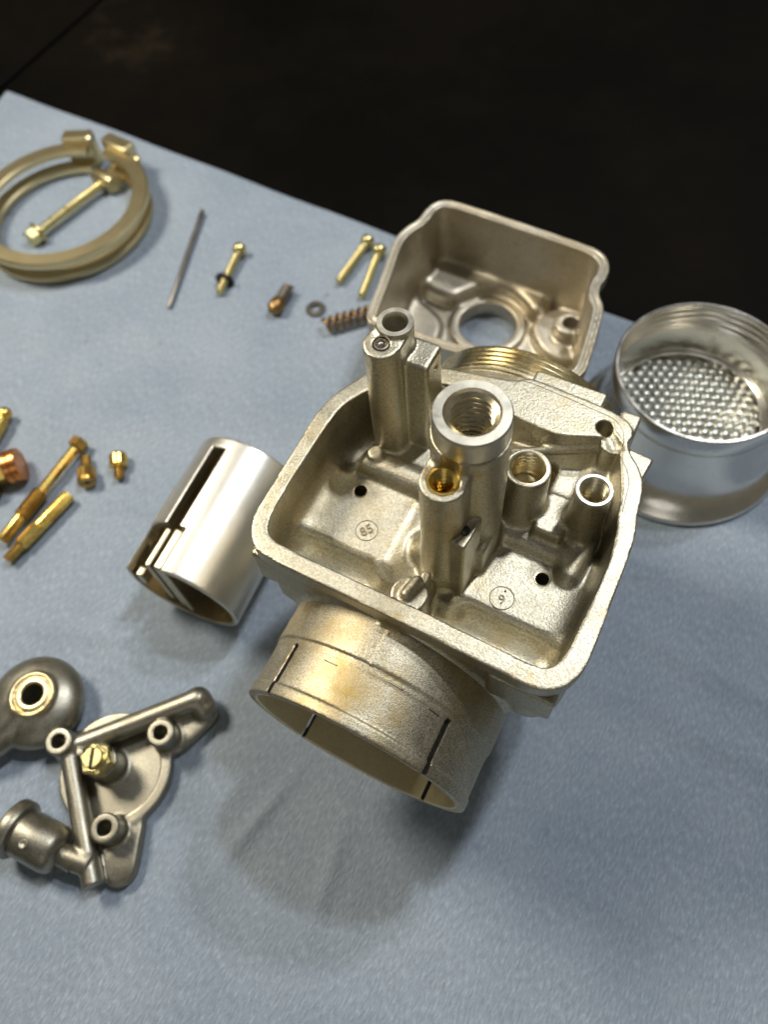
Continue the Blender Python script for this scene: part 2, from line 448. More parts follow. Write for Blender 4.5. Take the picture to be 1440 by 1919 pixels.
def towel():
    # corners (mm): far-left, far-right, near-right, near-left
    FLc, FRc, NRc, NLc = np.array([-361.5, 175.5]), np.array([230, 141.0]), np.array([215, -175.]), np.array([-300, -165.0])
    nx, ny = 330, 210
    u = np.linspace(0, 1, nx)[:, None, None]; v = np.linspace(0, 1, ny)[None, :, None]
    XY = (NLc * (1 - u) + NRc * u) * (1 - v) + (FLc * (1 - u) + FRc * u) * v
    X, Y = XY[..., 0], XY[..., 1]
    Y = Y + (v[..., 0] ** 6) * (0.5 * np.sin(X * 0.021 + 1.0) + 0.25 * np.sin(X * 0.083))
    Z = np.zeros_like(X)
    for i in range(16):     # soft undulation
        kx, ky = RNG.normal(0, 0.012), RNG.normal(0, 0.035); Z += 0.11 * np.sin(kx * X + ky * Y + RNG.uniform(0, 6.28))
    for cx, cy, ang, wd, L, am in [(110, -2, -4, 5, 60, 0.7), (105, 18, -6, 4, 50, 0.6), (-230, 40, -12, 6, 120, 0.6), (-200, 66, -10, 6, 120, 0.6), (-170, 5, -10, 6, 110, 0.5),
                                (-28, -88, 78, 2.2, 16, 0.9), (0, -92, 100, 2.5, 14, 0.6), (-110, -60, 20, 4, 40, 0.6), (-120, -10, 14, 3, 60, 0.5), (-95, -70, -40, 5, 40, 0.5), (60, -110, 12, 6, 60, 0.5)]:
        a = math.radians(ang); s = (X - cx) * math.cos(a) + (Y - cy) * math.sin(a); t = -(X - cx) * math.sin(a) + (Y - cy) * math.cos(a)
        Z += 1.7 * am * np.exp(-(t / wd) ** 2 - (s / L) ** 2)
    Z = Z - Z.min() * 0.0
    Z = np.clip(Z * 0.9 - 0.15, -0.5, 1.6)
    top = np.stack([X, Y, 0.75 + Z], -1).reshape(-1, 3); bot = np.stack([X, Y, 0.55 + Z], -1).reshape(-1, 3)
    g = np.arange(nx * ny).reshape(nx, ny)
    Ft = np.stack([g[:-1, :-1], g[1:, :-1], g[1:, 1:], g[:-1, 1:]], -1).reshape(-1, 4)
    n = nx * ny
    Fb = Ft[:, ::-1] + n
    rim = np.concatenate([g[:, 0], g[-1, 1:], g[-2::-1, -1], g[0, -2:0:-1]])
    r2 = np.roll(rim, -1)
    Fs = np.stack([r2, rim, rim + n, r2 + n], -1)
    o = build('shop_towel', np.vstack([top, bot]), np.vstack([Ft, Fb, Fs]), M_TOWEL, base=(-60, 0, 0))
    tag(o, 'light blue creped paper shop towel spread under the parts on the dark table', 'towel')
towel()

# ------------------------------------------------------------------ carburettor body
ZB = 57.0; XB = -0.5
carb = thing('carburetor_body', 'large upside-down cast aluminium carburetor body with open float chamber and jet towers', 'carburetor', (0, 0, 0.8))
OUTER = chaikin([(-41.6, -32.1), (-42.7, -28.5), (-43.0, -16), (-43.5, 0), (-43.4, 6), (-42.4, 10.5), (-40, 16), (-37, 22), (-32, 27), (-20, 31), (-6, 33.5), (-0.6, 34.6), (0.9, 36.4), (3, 37.2), (21.3, 36.4), (27.8, 35.4),
                 (31, 33.8), (32.2, 31), (31.6, 28.2), (33.3, 25.6), (36.5, 22.8), (38.8, 19.2), (39.8, 15), (40.2, 10.5), (42, 4), (42.3, -10.9), (42.7, -25.6), (42.4, -31), (40.2, -35.8), (37, -38.2), (33.5, -39), (29, -38.8), (-5, -38), (-35.5, -37.9), (-39.1, -35.7)], 2)
INNER = chaikin([(-39.1, 5), (-39.3, -7.2), (-39.1, -22.6), (-38.3, -29.5), (-36.4, -32.3), (-33.1, -33.3), (-14, -33.6), (-5, -33.5), (16, -33.8), (31.5, -34.3), (35.3, -33.7), (37.6, -30), (38.1, -22.5), (38.5, -5.9), (37.7, 3.0), (35.9, 8.4), (35.4, 13), (33.6, 18), (32.2, 21.5), (31.0, 25.0),
                 (28.5, 28.0), (24.6, 27.2), (16, 23.3), (9, 23.6), (2.6, 24.2), (0.2, 26.5), (-4, 28.5), (-12, 27), (-20, 25.5), (-30, 22.5), (-35, 15.8), (-38.3, 9.5)], 2)
vb = Vol((-50, -47, 38), (50, 46, 129), 0.39)
vb.prism('add', OUTER, 89.0, 94.0)
vb.prism('add', OUTER, 62.0, 89.6, off=-1.3, fil=3.0)
vb.cyl('add', (XB, ZB), 30.6, -44, 44, axis=1, k=3.0)
vb.box('add', (24, -38.6, 74), (39.8, -28, 87.0), rnd=0.8, k=0.6)         # lug under the front corner
vb.box('add', (30, 18, 72), (38.4, 32.5, 86.0), rnd=0.6, k=0.6, rz=math.radians(-6))
vb.box('add', (27, 30, 82), (32.4, 38.5, 92.8), rnd=0.8, k=0.5)
vb.box('add', (-40.6, -36.6, 74), (-30, -26, 88), rnd=0.8, k=0.6)
vb.box('add', (2.8, 30, 84), (22.2, 41.2, 93.0), rnd=0.4)                 # ledge behind the plate
# float chamber
def pocket(X, Y, Z):
    d = polysdf(INNER, X[:, :, 0], Y[:, :, 0])[:, :, None] + 0.05 * (94 - Z)
    fl = 73.5 + 0.0 * X
    return smax(d, fl - Z, 6.0)
vb.cut(pocket, (-40, -36, 70), (40, 30, 96))
def rbox(lo, hi, k=2.4, rnd=1.5, **kw): vb.box('add', lo, hi, k=k, rnd=rnd, **kw)
rbox((-40.6, -22.6, 60), (-10.5, 3.5, 79.0), k=6.0, rnd=2.6)                   # left pad
rbox((8.0, -22.2, 60), (40.2, 1.0, 79.0), k=6.0, rnd=2.6)                      # right pad
rbox((-13, -25, 60), (10, 2, 76.8), k=4.0, rnd=2.5)                          # middle
rbox((-12, 3, 60), (8, 26, 80.0), k=3.0, rnd=1.0)
rbox((-26, 5, 60), (0, 14, 80.3), k=2.5, rnd=1.0)
vb.cap('add', (-30.5, 3.4, 79.4), (-8, 3.2, 79.4), 3.9, k=1.6)            # rounded rib left
vb.ell('cut', (-34.3, 3.4, 84), (3.6, 4.6, 9.0), k=2.5)
vb.cyl('add', (-27.4, 4.4), 2.1, 70, 84.6, k=0.8, rnd=0.5)
vb.cap('add', (9.5, 0.3, 78.5), (27.5, 0.3, 78.5), 3.8, k=1.6)           # rounded rib right
vb.cap('add', (31.2, 3.0, 79.5), (31.0, -4.2, 78.6), 3.3, k=1.8)
rbox((18.8, 0.5, 60), (26.0, 12, 86.5), k=1.6, rnd=0.8, draft=0.04)
rbox((18, 10, 60), (27, 24, 83.0), k=3, rnd=1.0)
vb.cap('add', (5.5, 18.4, 86.5), (24.8, 26.8, 89.5), 1.1, k=1.6)          # thin rib under the plate
vb.cap('add', (5.5, 20.5, 82), (24.8, 28, 84), 3.0, k=2.0)
vb.cap('add', (-5, -12, 76), (-3.2, -14, 80), 3.4, k=3.0)
# towers
vb.cyl('add', (3.3, -5.2), 8.45, 60, 126.6, k=2.5, draft=0.004)
vb.cyl('add', (2.1, -15.9), 5.0, 60, 122, k=2.2, draft=0.008)
vb.box('add', (-2.9, -15.9, 70), (7.1, -7, 122), k=0)
vb.box('add', (5.2, -19.9, 72), (9.5, -11.5, 104), rnd=0.35, draft=0.012, k=0.6, rz=math.radians(-4))
vb.box('add', (6.5, -13.5, 72), (11.6, -6, 91), rnd=1.2, k=1.5)
vb.cyl('add', (-26.2, 18.0), 4.35, 60, 120.2, k=2.0, draft=0.006)
vb.cyl('add', (-26.8, 12.0), 4.35, 60, 120.2, k=2.0, draft=0.006)
vb.box('add', (-30.9, 12, 70), (-22.1, 18, 120.2), k=0.0)
vb.cyl('add', (-26.2, 18.0), 4.35, 118, 121.6, rnd=0.25)
vb.box('add', (-23.9, 13.8, 60), (-16.1, 22.2, 114), rnd=0.9, k=0.8, draft=0.006)
vb.cap('add', (-17, 22, 96), (-10, 27, 86), 1.7, k=1.5)
vb.cyl('add', (13.5, 6.5), 5.45, 60, 102, k=2.2, draft=0.02, rnd=0.35)
vb.cyl('add', (29.3, 7.9), 4.35, 60, 101, k=2.0, draft=0.028)
vb.cyl('add', (28.2, 27.0), 2.6, 66, 93.0, k=0.5)
vb.box('add', (25.2, 12, 66), (31.5, 27, 84), rnd=1.5, k=2.2)
vb.cyl('add', (0.6, -30.7), 4.4, 78, 92.8, k=0.4, rnd=0.3)
vb.box('add', (-1.4, -29, 74), (3.0, -22, 84), rnd=1.0, k=2.0)
vb.cap('add', (0.2, -31.4, 93.2), (1.0, -27.4, 93.0), 1.55, k=0.5)
vb.box('add', (0.2, -26.6, 74), (2.6, -22.6, 89.5), rnd=0.4, k=0.8)
# drilled holes
vb.cyl('cut', (-26.2, 18.0), 3.1, 87, 130)
vb.cyl('cut', (-26.8, 12.0), 1.9, 119.0, 130)
vb.cyl('cut', (3.3, -5.2), 6.1, 91, 140)
vb.cyl('cut', (2.1, -15.9), 3.3, 87, 140)
vb.cyl('cut', (13.5, 6.5), 4.5, 90.5, 130)
vb.cyl('cut', (29.3, 7.9), 3.7, 73, 130)
vb.cyl('cut', (-27.3, -5.2), 1.75, 60, 95)
vb.cyl('cut', (25.6, -8.0), 1.75, 60, 95)
vb.cyl('cut', (25.0, 30.4), 2.1, 86, 96)
vb.cap('cut', (25.6, 29.9, 95.2), (29.2, 26.2, 94.2), 2.0, k=0.4)
vb.cyl('cut', (18.5, 109.5), 0.8, -20, -10, axis=0)
vb.cyl('cut', (XB, ZB), 27.5, -60, -38, axis=1)
vb.cyl('cut', (XB, ZB), 27.0, 38, 60, axis=1)
vb.cyl('cut', (XB, ZB), 13.0, -60, 60, axis=1)
V, F = vb.mesh()
regs = [
    ('locating_pin', M_CAST, lambda c: (c[:, 2] > 92.95) & (np.hypot(c[:, 0] - 0.6, c[:, 1] + 29.4) < 4.2) & (c[:, 1] > -33.2)),
    ('pilot_jet_tower', M_CAST, lambda c: (c[:, 2] > 85) & (c[:, 0] > -32.2) & (c[:, 0] < -22.6) & (c[:, 1] > 6.5) & (c[:, 1] < 23)),
    ('square_pillar', M_CAST, lambda c: (c[:, 2] > 85) & (c[:, 0] > -23) & (c[:, 0] < -15.2) & (c[:, 1] > 12.8) & (c[:, 1] < 23)),
    ('ball_seat_block', M_CAST, lambda c: (c[:, 2] > 82) & (c[:, 0] > 5.6) & (c[:, 0] < 10.4) & (c[:, 1] > -21) & (c[:, 1] < -13.2)),
    ('needle_jet_boss', M_CAST, lambda c: (c[:, 2] > 84) & (c[:, 0] > -3.4) & (c[:, 0] < 8.0) & (c[:, 1] > -22) & (c[:, 1] < -12.6)),
    ('main_jet_tower', M_CAST, lambda c: (c[:, 2] > 84) & (np.hypot(c[:, 0] - 3.3, c[:, 1] + 5.2) < 9.2)),
    ('float_valve_boss', M_CAST, lambda c: (c[:, 2] > 87) & (np.hypot(c[:, 0] - 13.5, c[:, 1] - 6.5) < 5.8)),
    ('starter_jet_boss', M_CAST, lambda c: (c[:, 2] > 87) & (np.hypot(c[:, 0] - 29.3, c[:, 1] - 7.9) < 5.2)),
    ('bowl_flange', M_CAST, lambda c: (c[:, 2] > 88.6)),
]
split_build(V, F, carb, regs, ('chamber_casting', M_CAST))
# stand below (slide housing) that carries the body
hv, hf = lathe([(26.0, 0.8), (27.5, 1.6), (27.5, 20), (25.5, 24), (25.5, 62)], 64, cap0=True)
build('slide_housing', hv + np.array([XB, 2, 0]), hf, M_CAST, carb, sharp=40)
# outlet spigot
vs = Vol((-33.5, -65, 23), (33.5, -34, 91), 0.38)
vs.cyl('add', (XB, ZB), 30.55, -50, -36, axis=1)
vs.cyl('add', (XB, ZB), 31.0, -48.2, -34.5, axis=1, k=0.2)
vs.cyl('add', (XB, ZB), 30.45, -62.4, -46, axis=1, k=0.3)
vs.cyl('add', (XB, ZB), 30.85, -63.2, -60.2, axis=1, rnd=0.35, k=0.2)
vs.box('add', (XB - 0.35, -48.3, ZB + 20), (XB + 0.35, -34.5, ZB + 31.15))
vs.box('add', (XB - 0.2, -62, ZB + 20), (XB + 0.2, -48, ZB + 30.52))
vs.cyl('cut', (XB, ZB), 28.3, -70, -20, axis=1)
for a in (41.5, 138.5, 221.5, 318.5):
    ca, sa = math.cos(math.radians(a)), math.sin(math.radians(a))
    def slot(X, Y, Z, ca=ca, sa=sa):
        u = (X - XB) * sa + (Z - ZB) * ca; t = (X - XB) * ca - (Z - ZB) * sa
        wv = 0.56 + 0.07 * np.sin(Y * 2.1 + ca * 9)
        return np.maximum(np.maximum(np.abs(t) - wv, 20 - u), np.maximum(-70 - Y, Y + 50.0))
    vs.cut(slot, (-33, -70, 23), (33, -50, 91))
SV, SF = vs.mesh()
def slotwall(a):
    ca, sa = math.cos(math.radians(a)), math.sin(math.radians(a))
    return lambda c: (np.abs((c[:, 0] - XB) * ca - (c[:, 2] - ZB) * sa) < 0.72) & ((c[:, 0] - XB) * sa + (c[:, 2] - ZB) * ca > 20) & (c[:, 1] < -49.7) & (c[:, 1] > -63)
split_build(SV, SF, carb, [('slot_wall', M_SLOT_SHADE, slotwall(a)) for a in (41.5, 138.5, 221.5, 318.5)] +  # slot walls coloured near-black to paint in their shade
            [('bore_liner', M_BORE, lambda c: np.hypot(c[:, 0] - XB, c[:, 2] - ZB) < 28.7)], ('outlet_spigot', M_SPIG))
# casting flash marks on the spigot
for th, y0 in ((-17, -51.5), (13.5, -49.8), (33, -50.4)):
    pts = [(XB + 30.5 * math.sin(math.radians(th + q)), y0 - 0.02 * q, ZB + 30.5 * math.cos(math.radians(th + q))) for q in np.linspace(-3.4, 3.4, 8)]
    build('casting_mark', *sweep(pts, 0.16, 6), M_STEEL, carb)
# threaded inlet mouth
pr = [(27.5, 30), (30.2, 38), (30.2, 41)] + [(r, z) for r, z in threadprof(31.2, 41.3, 49.8, 1.7, 1.05)] + [(30.3, 50.4), (28.2, 50.4), (27.4, 49.6), (27.4, 20)]
mv, mf = lathe(pr, 128)
mv = np.c_[mv[:, 0] + XB, mv[:, 2], mv[:, 1] + ZB]
build('threaded_mouth', mv, [f[::-1] for f in mf], M_THRD, carb, sharp=50)
# machined collars and threads
def insert(name, c, m, prof, n=64, sharp=35):
    v, f = lathe(prof, n); return build(name, v + np.array([c[0], c[1], 0]), f, m, carb, sharp=sharp)
insert('machined_collar', (3.3, -5.2), M_MACH, [(7.5, 126.2), (8.15, 126.5), (8.15, 132.5), (7.85, 133.0), (5.9, 133.0), (5.5, 132.2)], 48, sharp=25)
insert('internal_thread', (3.3, -5.2), M_THRD, threadprof(5.65, 132.3, 119.1, 1.65, 1.15) + [(4.6, 118.6), (4.6, 116.5), (3.7, 116)])
insert('jet_bore', (3.3, -5.2), M_DARK, [(3.7, 116), (3.7, 92), (0.01, 92)])  # lower bore of main tower: depth shade put into the colour
insert('internal_thread', (2.1, -15.9), M_BRASS, [(3.5, 122.04), (2.95, 122.04)] + threadprof(3.0, 121.9, 112.0, 1.45, 0.8) + [(2.0, 111.5)])
insert('jet_bore', (2.1, -15.9), M_DARK, [(2.0, 111.5), (2.0, 88.5), (0.01, 88.5)])  # dark colour paints the shade below the brass thread
insert('internal_thread', (13.5, 6.5), M_THRD, [(4.8, 101.98), (4.3, 102.02)] + threadprof(4.35, 101.9, 94.8, 1.42, 0.85) + [(3.9, 94.6), (3.6, 92.9), (1.9, 92.3), (1.7, 91.7), (1.2, 91.7), (1.0, 93.0), (0.5, 93.6), (0.01, 93.8)], sharp=60)
insert('internal_thread', (29.3, 7.9), M_THRD, threadprof(3.45, 100.9, 91.0, 1.4, 0.8) + [(2.2, 90.6)])
insert('jet_bore', (29.3, 7.9), M_DARK, [(2.2, 90.6), (2.2, 74.5), (0.01, 74.5)])  # shade of the deep hole painted as a dark wall
insert('machined_ring', (29.3, 7.9), M_MACH, [(4.38, 99.6), (4.38, 100.9), (4.2, 101.12), (3.5, 101.12), (3.25, 100.8)])
insert('machined_ring', (-26.2, 18.0), M_MACH, [(4.37, 121.2), (4.3, 121.72), (3.1, 121.76), (2.92, 121.5), (2.88, 120), (2.88, 112), (2.5, 111.5)])
insert('jet_bore', (-26.2, 18.0), M_DARK, [(2.5, 111.5), (2.5, 88), (0.01, 88)])  # dark wall colour stands in for shade down the hole
insert('jet_plug', (-26.8, 12.0), M_STEEL, [(1.85, 119.4), (1.75, 120.15), (1.45, 120.2), (1.25, 119.75), (0.8, 120.3), (0.35, 120.62), (0.01, 120.7)], 20)
insert('plug_seam', (-26.8, 12.0), M_DARK, [(2.02, 120.1), (2.02, 120.3), (1.86, 120.3), (1.86, 120.05)], 32)
insert('ball_plug', (7.3, -15.9), M_DARK, [(1.45, 103.2), (1.40, 104.0), (1.18, 104.55), (0.75, 104.95), (0.3, 105.15), (0.01, 105.2)], 24, sharp=80)
for c, z in (((-27.3, -5.2), 79.0), ((25.6, -8.0), 79.0)):
    insert('drilled_hole', c, M_THRD, [(2.0, z + 0.06), (1.75, z + 0.02), (1.62, z - 0.6), (1.62, z - 2.0)], 32)
# small cast medallions with numbers
def text_mesh(s, size, depth):
    cu = bpy.data.curves.new('t', 'FONT'); cu.body = s; cu.size = size; cu.extrude = depth; cu.align_x = 'CENTER'; cu.align_y = 'CENTER'; cu.resolution_u = 4
    cu.bevel_depth = 0.04; cu.bevel_resolution = 1
    o = bpy.data.objects.new('t', cu); COL.objects.link(o)
    me = bpy.data.meshes.new_from_object(o.evaluated_get(bpy.context.evaluated_depsgraph_get()))
    V = np.array([v.co[:] for v in me.vertices]); F = [tuple(p.vertices) for p in me.polygons]
    bpy.data.objects.remove(o); bpy.data.curves.remove(cu); bpy.data.meshes.remove(me)
    return V, F
def medallion(c, z, s, size, rot, r):
    a = np.linspace(0, 2 * math.pi, 49); pts = np.c_[c[0] + r * np.cos(a), c[1] + r * np.sin(a), np.full(49, z + 0.02)]
    md = build('cast_medallion', *lathe([(r + 0.13, z - 0.1), (r + 0.11, z + 0.14), (r - 0.09, z + 0.14), (r - 0.13, z - 0.1)], 48), M_ENGR, carb)
    md.data.transform(Matrix.Translation(Vector((c[0] * MM, c[1] * MM, 0))))
    tv_, tf_ = text_mesh(s, size, 0.16)
    ca, sa = math.cos(rot), math.sin(rot)
    if s == '9': tv_ = tv_ - np.array([0, 0.45, 0])
    tv_ = np.c_[c[0] + tv_[:, 0] * ca - tv_[:, 1] * sa, c[1] + tv_[:, 0] * sa + tv_[:, 1] * ca, z + 0.08 + tv_[:, 2]]
    sub('numeral', tv_, tf_, M_ENGR, md, smooth=False)
medallion((-20.2, -15.0), 79.0, '85', 3.6, math.radians(55), 2.9)
medallion((18.7, -17.0), 79.0, '9', 3.4, math.radians(25), 3.0)
dv, df = lathe([(0.3, 78.95), (0.3, 79.2), (0.15, 79.25), (0.01, 79.26)], 16)
build('cast_dot', dv + np.array([18.75, -14.95, 0]), df, M_ENGR, carb)

for pts in ([(-0.7, 33.0), (0.1, 35.3), (3.8, 35.6), (12.8, 35.0), (21.8, 34.2), (25.9, 33.9), (28.4, 32.4), (29.9, 30.6), (30.6, 28.4), (30.9, 26.0)],
            [(31.6, 23.6), (34.0, 20.9), (35.8, 17.6), (36.4, 12.8), (36.9, 9.4)]):
    pc = np.array(pts)
    for _ in range(2):
        pc = np.vstack([pc[:1], np.stack([0.75 * pc[:-1] + 0.25 * pc[1:], 0.25 * pc[:-1] + 0.75 * pc[1:]], 1).reshape(-1, 2), pc[-1:]])
    build('parting_line', *sweep(np.c_[pc, np.full(len(pc), 94.0)], 0.10, 6), M_ENGR, carb)

# ------------------------------------------------------------------ float bowl
BOWL = chaikin([(-70.5, 75.8), (-73.2, 77.4), (-74.8, 81), (-79.5, 104), (-82.0, 114), (-82.6, 121), (-81.2, 127), (-78.6, 132), (-78.6, 140), (-76.2, 145.0), (-71.5, 147.5), (-60, 147.4), (-12, 145.2), (-5.5, 143.4), (-1.6, 138.6), (-0.4, 132.5), (-1.4, 127.5), (-0.2, 122.5), (3.4, 118.4), (4.8, 112),
                (7.6, 92), (7.6, 86), (4.5, 81.2), (-1, 79.6), (-40, 76.2)], 2)
bowl = thing('float_bowl', 'rectangular cast aluminium float bowl lying open behind the carburetor body', 'float bowl', (-38, 112, 0.9))
bw = Vol((-88, 70, -0.5), (13, 153, 44), 0.6)
bw.prism('add', BOWL, 2.0, 37.5, off=-2.0, fil=4.0, draft=-0.03)
bw.prism('add', BOWL, 36.5, 42.0, fil=0.8)
def bpocket(X, Y, Z):
    d = polysdf(BOWL, X[:, :, 0], Y[:, :, 0])[:, :, None] + 3.9 + 0.05 * (42 - Z)
    return smax(d, 6.0 - Z, 5.0)
bw.cut(bpocket, (-88, 70, 5), (13, 153, 46))
gro = lambda X, Y, Z: np.maximum(np.abs(polysdf(BOWL, X[:, :, 0], Y[:, :, 0])[:, :, None] + 1.9) - 0.55, 41.2 - Z)
bw.cut(gro, (-88, 70, 41), (13, 153, 44))
bw.prism('add', chaikin([(-84, 124.5), (-72, 121.5), (-60, 116), (-57, 106), (-58, 78), (-84, 78)]), 3, 8.6, k=2.5, fil=2.5)
bw.cyl('add', (-42.0, 121.5), 15.8, 0.9, 8.4, k=2.0, rnd=1.0)
bw.prism('add', chaikin([(-82, 149), (-80, 129), (-73, 125.2), (-60, 123.6), (-56, 129), (-49.5, 137.5), (-41, 139.4), (-32.6, 136), (-25.2, 130), (-21.6, 135), (-24, 143.5), (-30, 150), (-64, 151)], 2), 3, 14.5, k=2.6, fil=3.5)
bw.prism('add', chaikin([(-25.5, 127), (-21, 138), (-8, 142), (2, 138), (2, 124), (-3, 113), (-15, 114.5), (-22, 121)], 2), 3, 12.0, k=2.4, fil=3.0)
bw.cyl('add', (-9.2, 127.2), 6.2, 3, 18.5, k=2.0, rnd=1.2)
bw.cyl('cut', (-9.2, 127.2), 3.1, 8, 30)
bw.cyl('cut', (-42.0, 121.5), 11.9, -5, 20, k=0.5)
BV, BF = bw.mesh()
split_build(BV, BF, bowl, [
    ('gasket_rim', M_BOWL, lambda c: c[:, 2] > 36.6),
    ('drain_ring', M_BOWL, lambda c: (np.hypot(c[:, 0] + 42, c[:, 1] - 121.5) < 17.4) & (c[:, 2] < 12)),
    ('jet_post', M_BOWL, lambda c: (np.hypot(c[:, 0] + 8.6, c[:, 1] - 127) < 6.4) & (c[:, 2] > 9)),
], ('bowl_shell', M_BOWL))

# ------------------------------------------------------------------ velocity stack
SC = np.array([44.3, 105.5, 0])
stack = thing('velocity_stack', 'polished flared aluminium velocity stack with perforated screen inside, standing right of the carburetor', 'velocity stack', (SC[0], SC[1], 0.9))
z0 = 0.9
flare = [(37.6, z0 + 0.4), (39.2, z0 + 0.2), (40.0, z0 + 1.2), (39.9, z0 + 2.2), (38.9, z0 + 3.2), (37.0, z0 + 4.4), (35.0, z0 + 6.2), (33.0, z0 + 8.8), (31.2, z0 + 12.4), (30.0, z0 + 16.5), (29.3, z0 + 21.5), (29.0, z0 + 27), (29.1, z0 + 31.0), (30.2, z0 + 31.6), (30.5, z0 + 32.2),
         (30.5, z0 + 40.3), (30.1, z0 + 40.8), (29.2, z0 + 40.8), (28.8, z0 + 40.2)] + threadprof(28.8, z0 + 40.0, z0 + 32.2, 2.6, 0.9, True) + [(28.2, z0 + 31), (27.4, z0 + 28), (27.4, z0 + 16.5), (28.4, z0 + 11), (31, z0 + 6), (34.8, z0 + 2.6), (37.6, z0 + 0.4)]
v, f = lathe(flare, 144)
split = None
build('flared_tube', v + SC, f, M_STACK, stack, sharp=50)
def perforated(c, R, pitch, r, zt, zb):
    # hexagonal perforated plate: every cell is a hexagon with a round dished hole
    V = []; F = []; nseg = 18; n0 = 0
    a1 = np.array([pitch, 0]); a2 = np.array([pitch / 2, pitch * math.sqrt(3) / 2])
    for i in range(-20, 21):
        for j in range(-20, 21):
            p = i * a1 + j * a2
            if np.hypot(*p) > R - pitch * 0.15: continue
            a = np.arange(nseg) * 2 * math.pi / nseg + math.pi / 6
            hexr = (pitch / 2) / np.cos((a % (math.pi / 3)) - math.pi / 6) if False else None
            m6 = np.mod(a, math.pi / 3) - math.pi / 6      # hexagon with flats at multiples of 60 deg
            hr = (pitch / 2) / np.cos(np.mod(a + math.pi / 6, math.pi / 3) - math.pi / 6)
            D = pitch / 2 * 0.97
            rings = [(hr, zt - 0.75), (np.full(nseg, D), zt - 0.7), (np.full(nseg, D * 0.9), zt - 0.42), (np.full(nseg, D * 0.72), zt - 0.22), (np.full(nseg, D * 0.48), zt - 0.07), (np.full(nseg, D * 0.22), zt - 0.01), (np.full(nseg, 0.02), zt)]
            for rr, z in rings: V.append(np.c_[p[0] + rr * np.cos(a), p[1] + rr * np.sin(a), np.full(nseg, z)])
            for q in range(len(rings) - 1):
                for s in range(nseg):
                    t = (s + 1) % nseg; F.append((n0 + q * nseg + s, n0 + q * nseg + t, n0 + (q + 1) * nseg + t, n0 + (q + 1) * nseg + s))
            n0 += nseg * len(rings)
    return np.vstack(V) + c, F
pv, pf = perforated(np.array([SC[0], SC[1], 0]), 27.0, 3.7, 0.55, z0 + 17, z0 + 14.5)
ca, sa = math.cos(0.35), math.sin(0.35)
q = pv - SC; pv = np.c_[q[:, 0] * ca - q[:, 1] * sa, q[:, 0] * sa + q[:, 1] * ca, q[:, 2]] + SC
pv[:, 2] += 1.6 * (1 - ((pv[:, 0] - SC[0]) ** 2 + (pv[:, 1] - SC[1]) ** 2) / 27.2 ** 2)
build('perforated_screen', pv, pf, M_SCREEN, stack, sharp=60)
v, f = lathe([(28.4, z0 + 18.2), (27.0, z0 + 18.3), (25.9, z0 + 17.7), (25.9, z0 + 15.4)], 96)
sub('screen_edge', v + SC, [q_[::-1] for q_ in f], M_STACK, stack)

# ------------------------------------------------------------------ throttle slide
SL0 = np.array([-82.8, -40.0]); SL1 = np.array([-86.6, 11.5]); SR = 20.8; SZ = SR + 0.9
slide = thing('throttle_slide', 'bright hollow aluminium throttle slide with long slot lying left of the carburetor', 'throttle slide', (-86, -11, 0.9))
ang = math.atan2(SL1[1] - SL0[1], SL1[0] - SL0[0]) - math.pi / 2
Ls = float(np.linalg.norm(SL1 - SL0))
vl = Vol((-24, -2, -24), (24, Ls + 2, 24), 0.42)
vl.cyl('add', (0, 0), SR, 0, Ls, axis=1, rnd=0.5)
vl.cyl('cut', (0, 0), SR - 2.0, -5, 11, axis=1)
vl.cyl('cut', (0, 0), SR - 3.4, -5, Ls - 6, axis=1)
def polar_slot(a, hw, y0, y1, dep=9.0):
    a = math.radians(a); ca, sa = math.cos(a), math.sin(a)
    def fn(X, Y, Z):
        u = X * sa + Z * ca; t = X * ca - Z * sa
        return np.maximum(np.maximum(np.abs(t) - hw, SR - dep - u), np.maximum(y0 - Y, Y - y1))
    return fn
ALLB = ((-24, -2, -24), (24, Ls + 2, 24))
vl.cut(polar_slot(-17, 3.0, -3, Ls - 4.5, 12.0), *ALLB)
vl.cut(polar_slot(-36, 11.5, -3, 16.0, 34.0), (-24, -2, -24), (24, 17, 24))
# inner guide walls in the notch
vl.box('add', (-9.5, 1.0, -12), (-7.6, 15.5, 15.5), rnd=0.3)
vl.box('add', (-5.4, 0.8, -14), (-2.2, 15.8, 17.6), rnd=0.5)
vl.box('add', (-1.6, 0.0, -14), (0.2, 16.2, 19.4), rnd=0.3)
vl.box('add', (-17, 0.0, -3), (-14.5, 3.5, 4), rnd=0.3)
LV, LF = vl.mesh()
def slide_xf(P_):
    ca, sa = math.cos(ang), math.sin(ang)
    return np.c_[SL0[0] + P_[:, 0] * ca - P_[:, 1] * sa, SL0[1] + P_[:, 0] * sa + P_[:, 1] * ca, SZ + P_[:, 2]]
rr = lambda c: c
LVw = slide_xf(LV)
Cc = LV[LF].mean(1)
rad = np.hypot(Cc[:, 0], Cc[:, 2])
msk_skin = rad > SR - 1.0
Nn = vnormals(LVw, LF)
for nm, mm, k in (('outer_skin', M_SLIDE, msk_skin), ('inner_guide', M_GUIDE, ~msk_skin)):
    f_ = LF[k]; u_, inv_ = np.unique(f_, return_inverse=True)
    build(nm, LVw[u_], inv_.reshape(f_.shape), mm, slide, normals=Nn[u_])

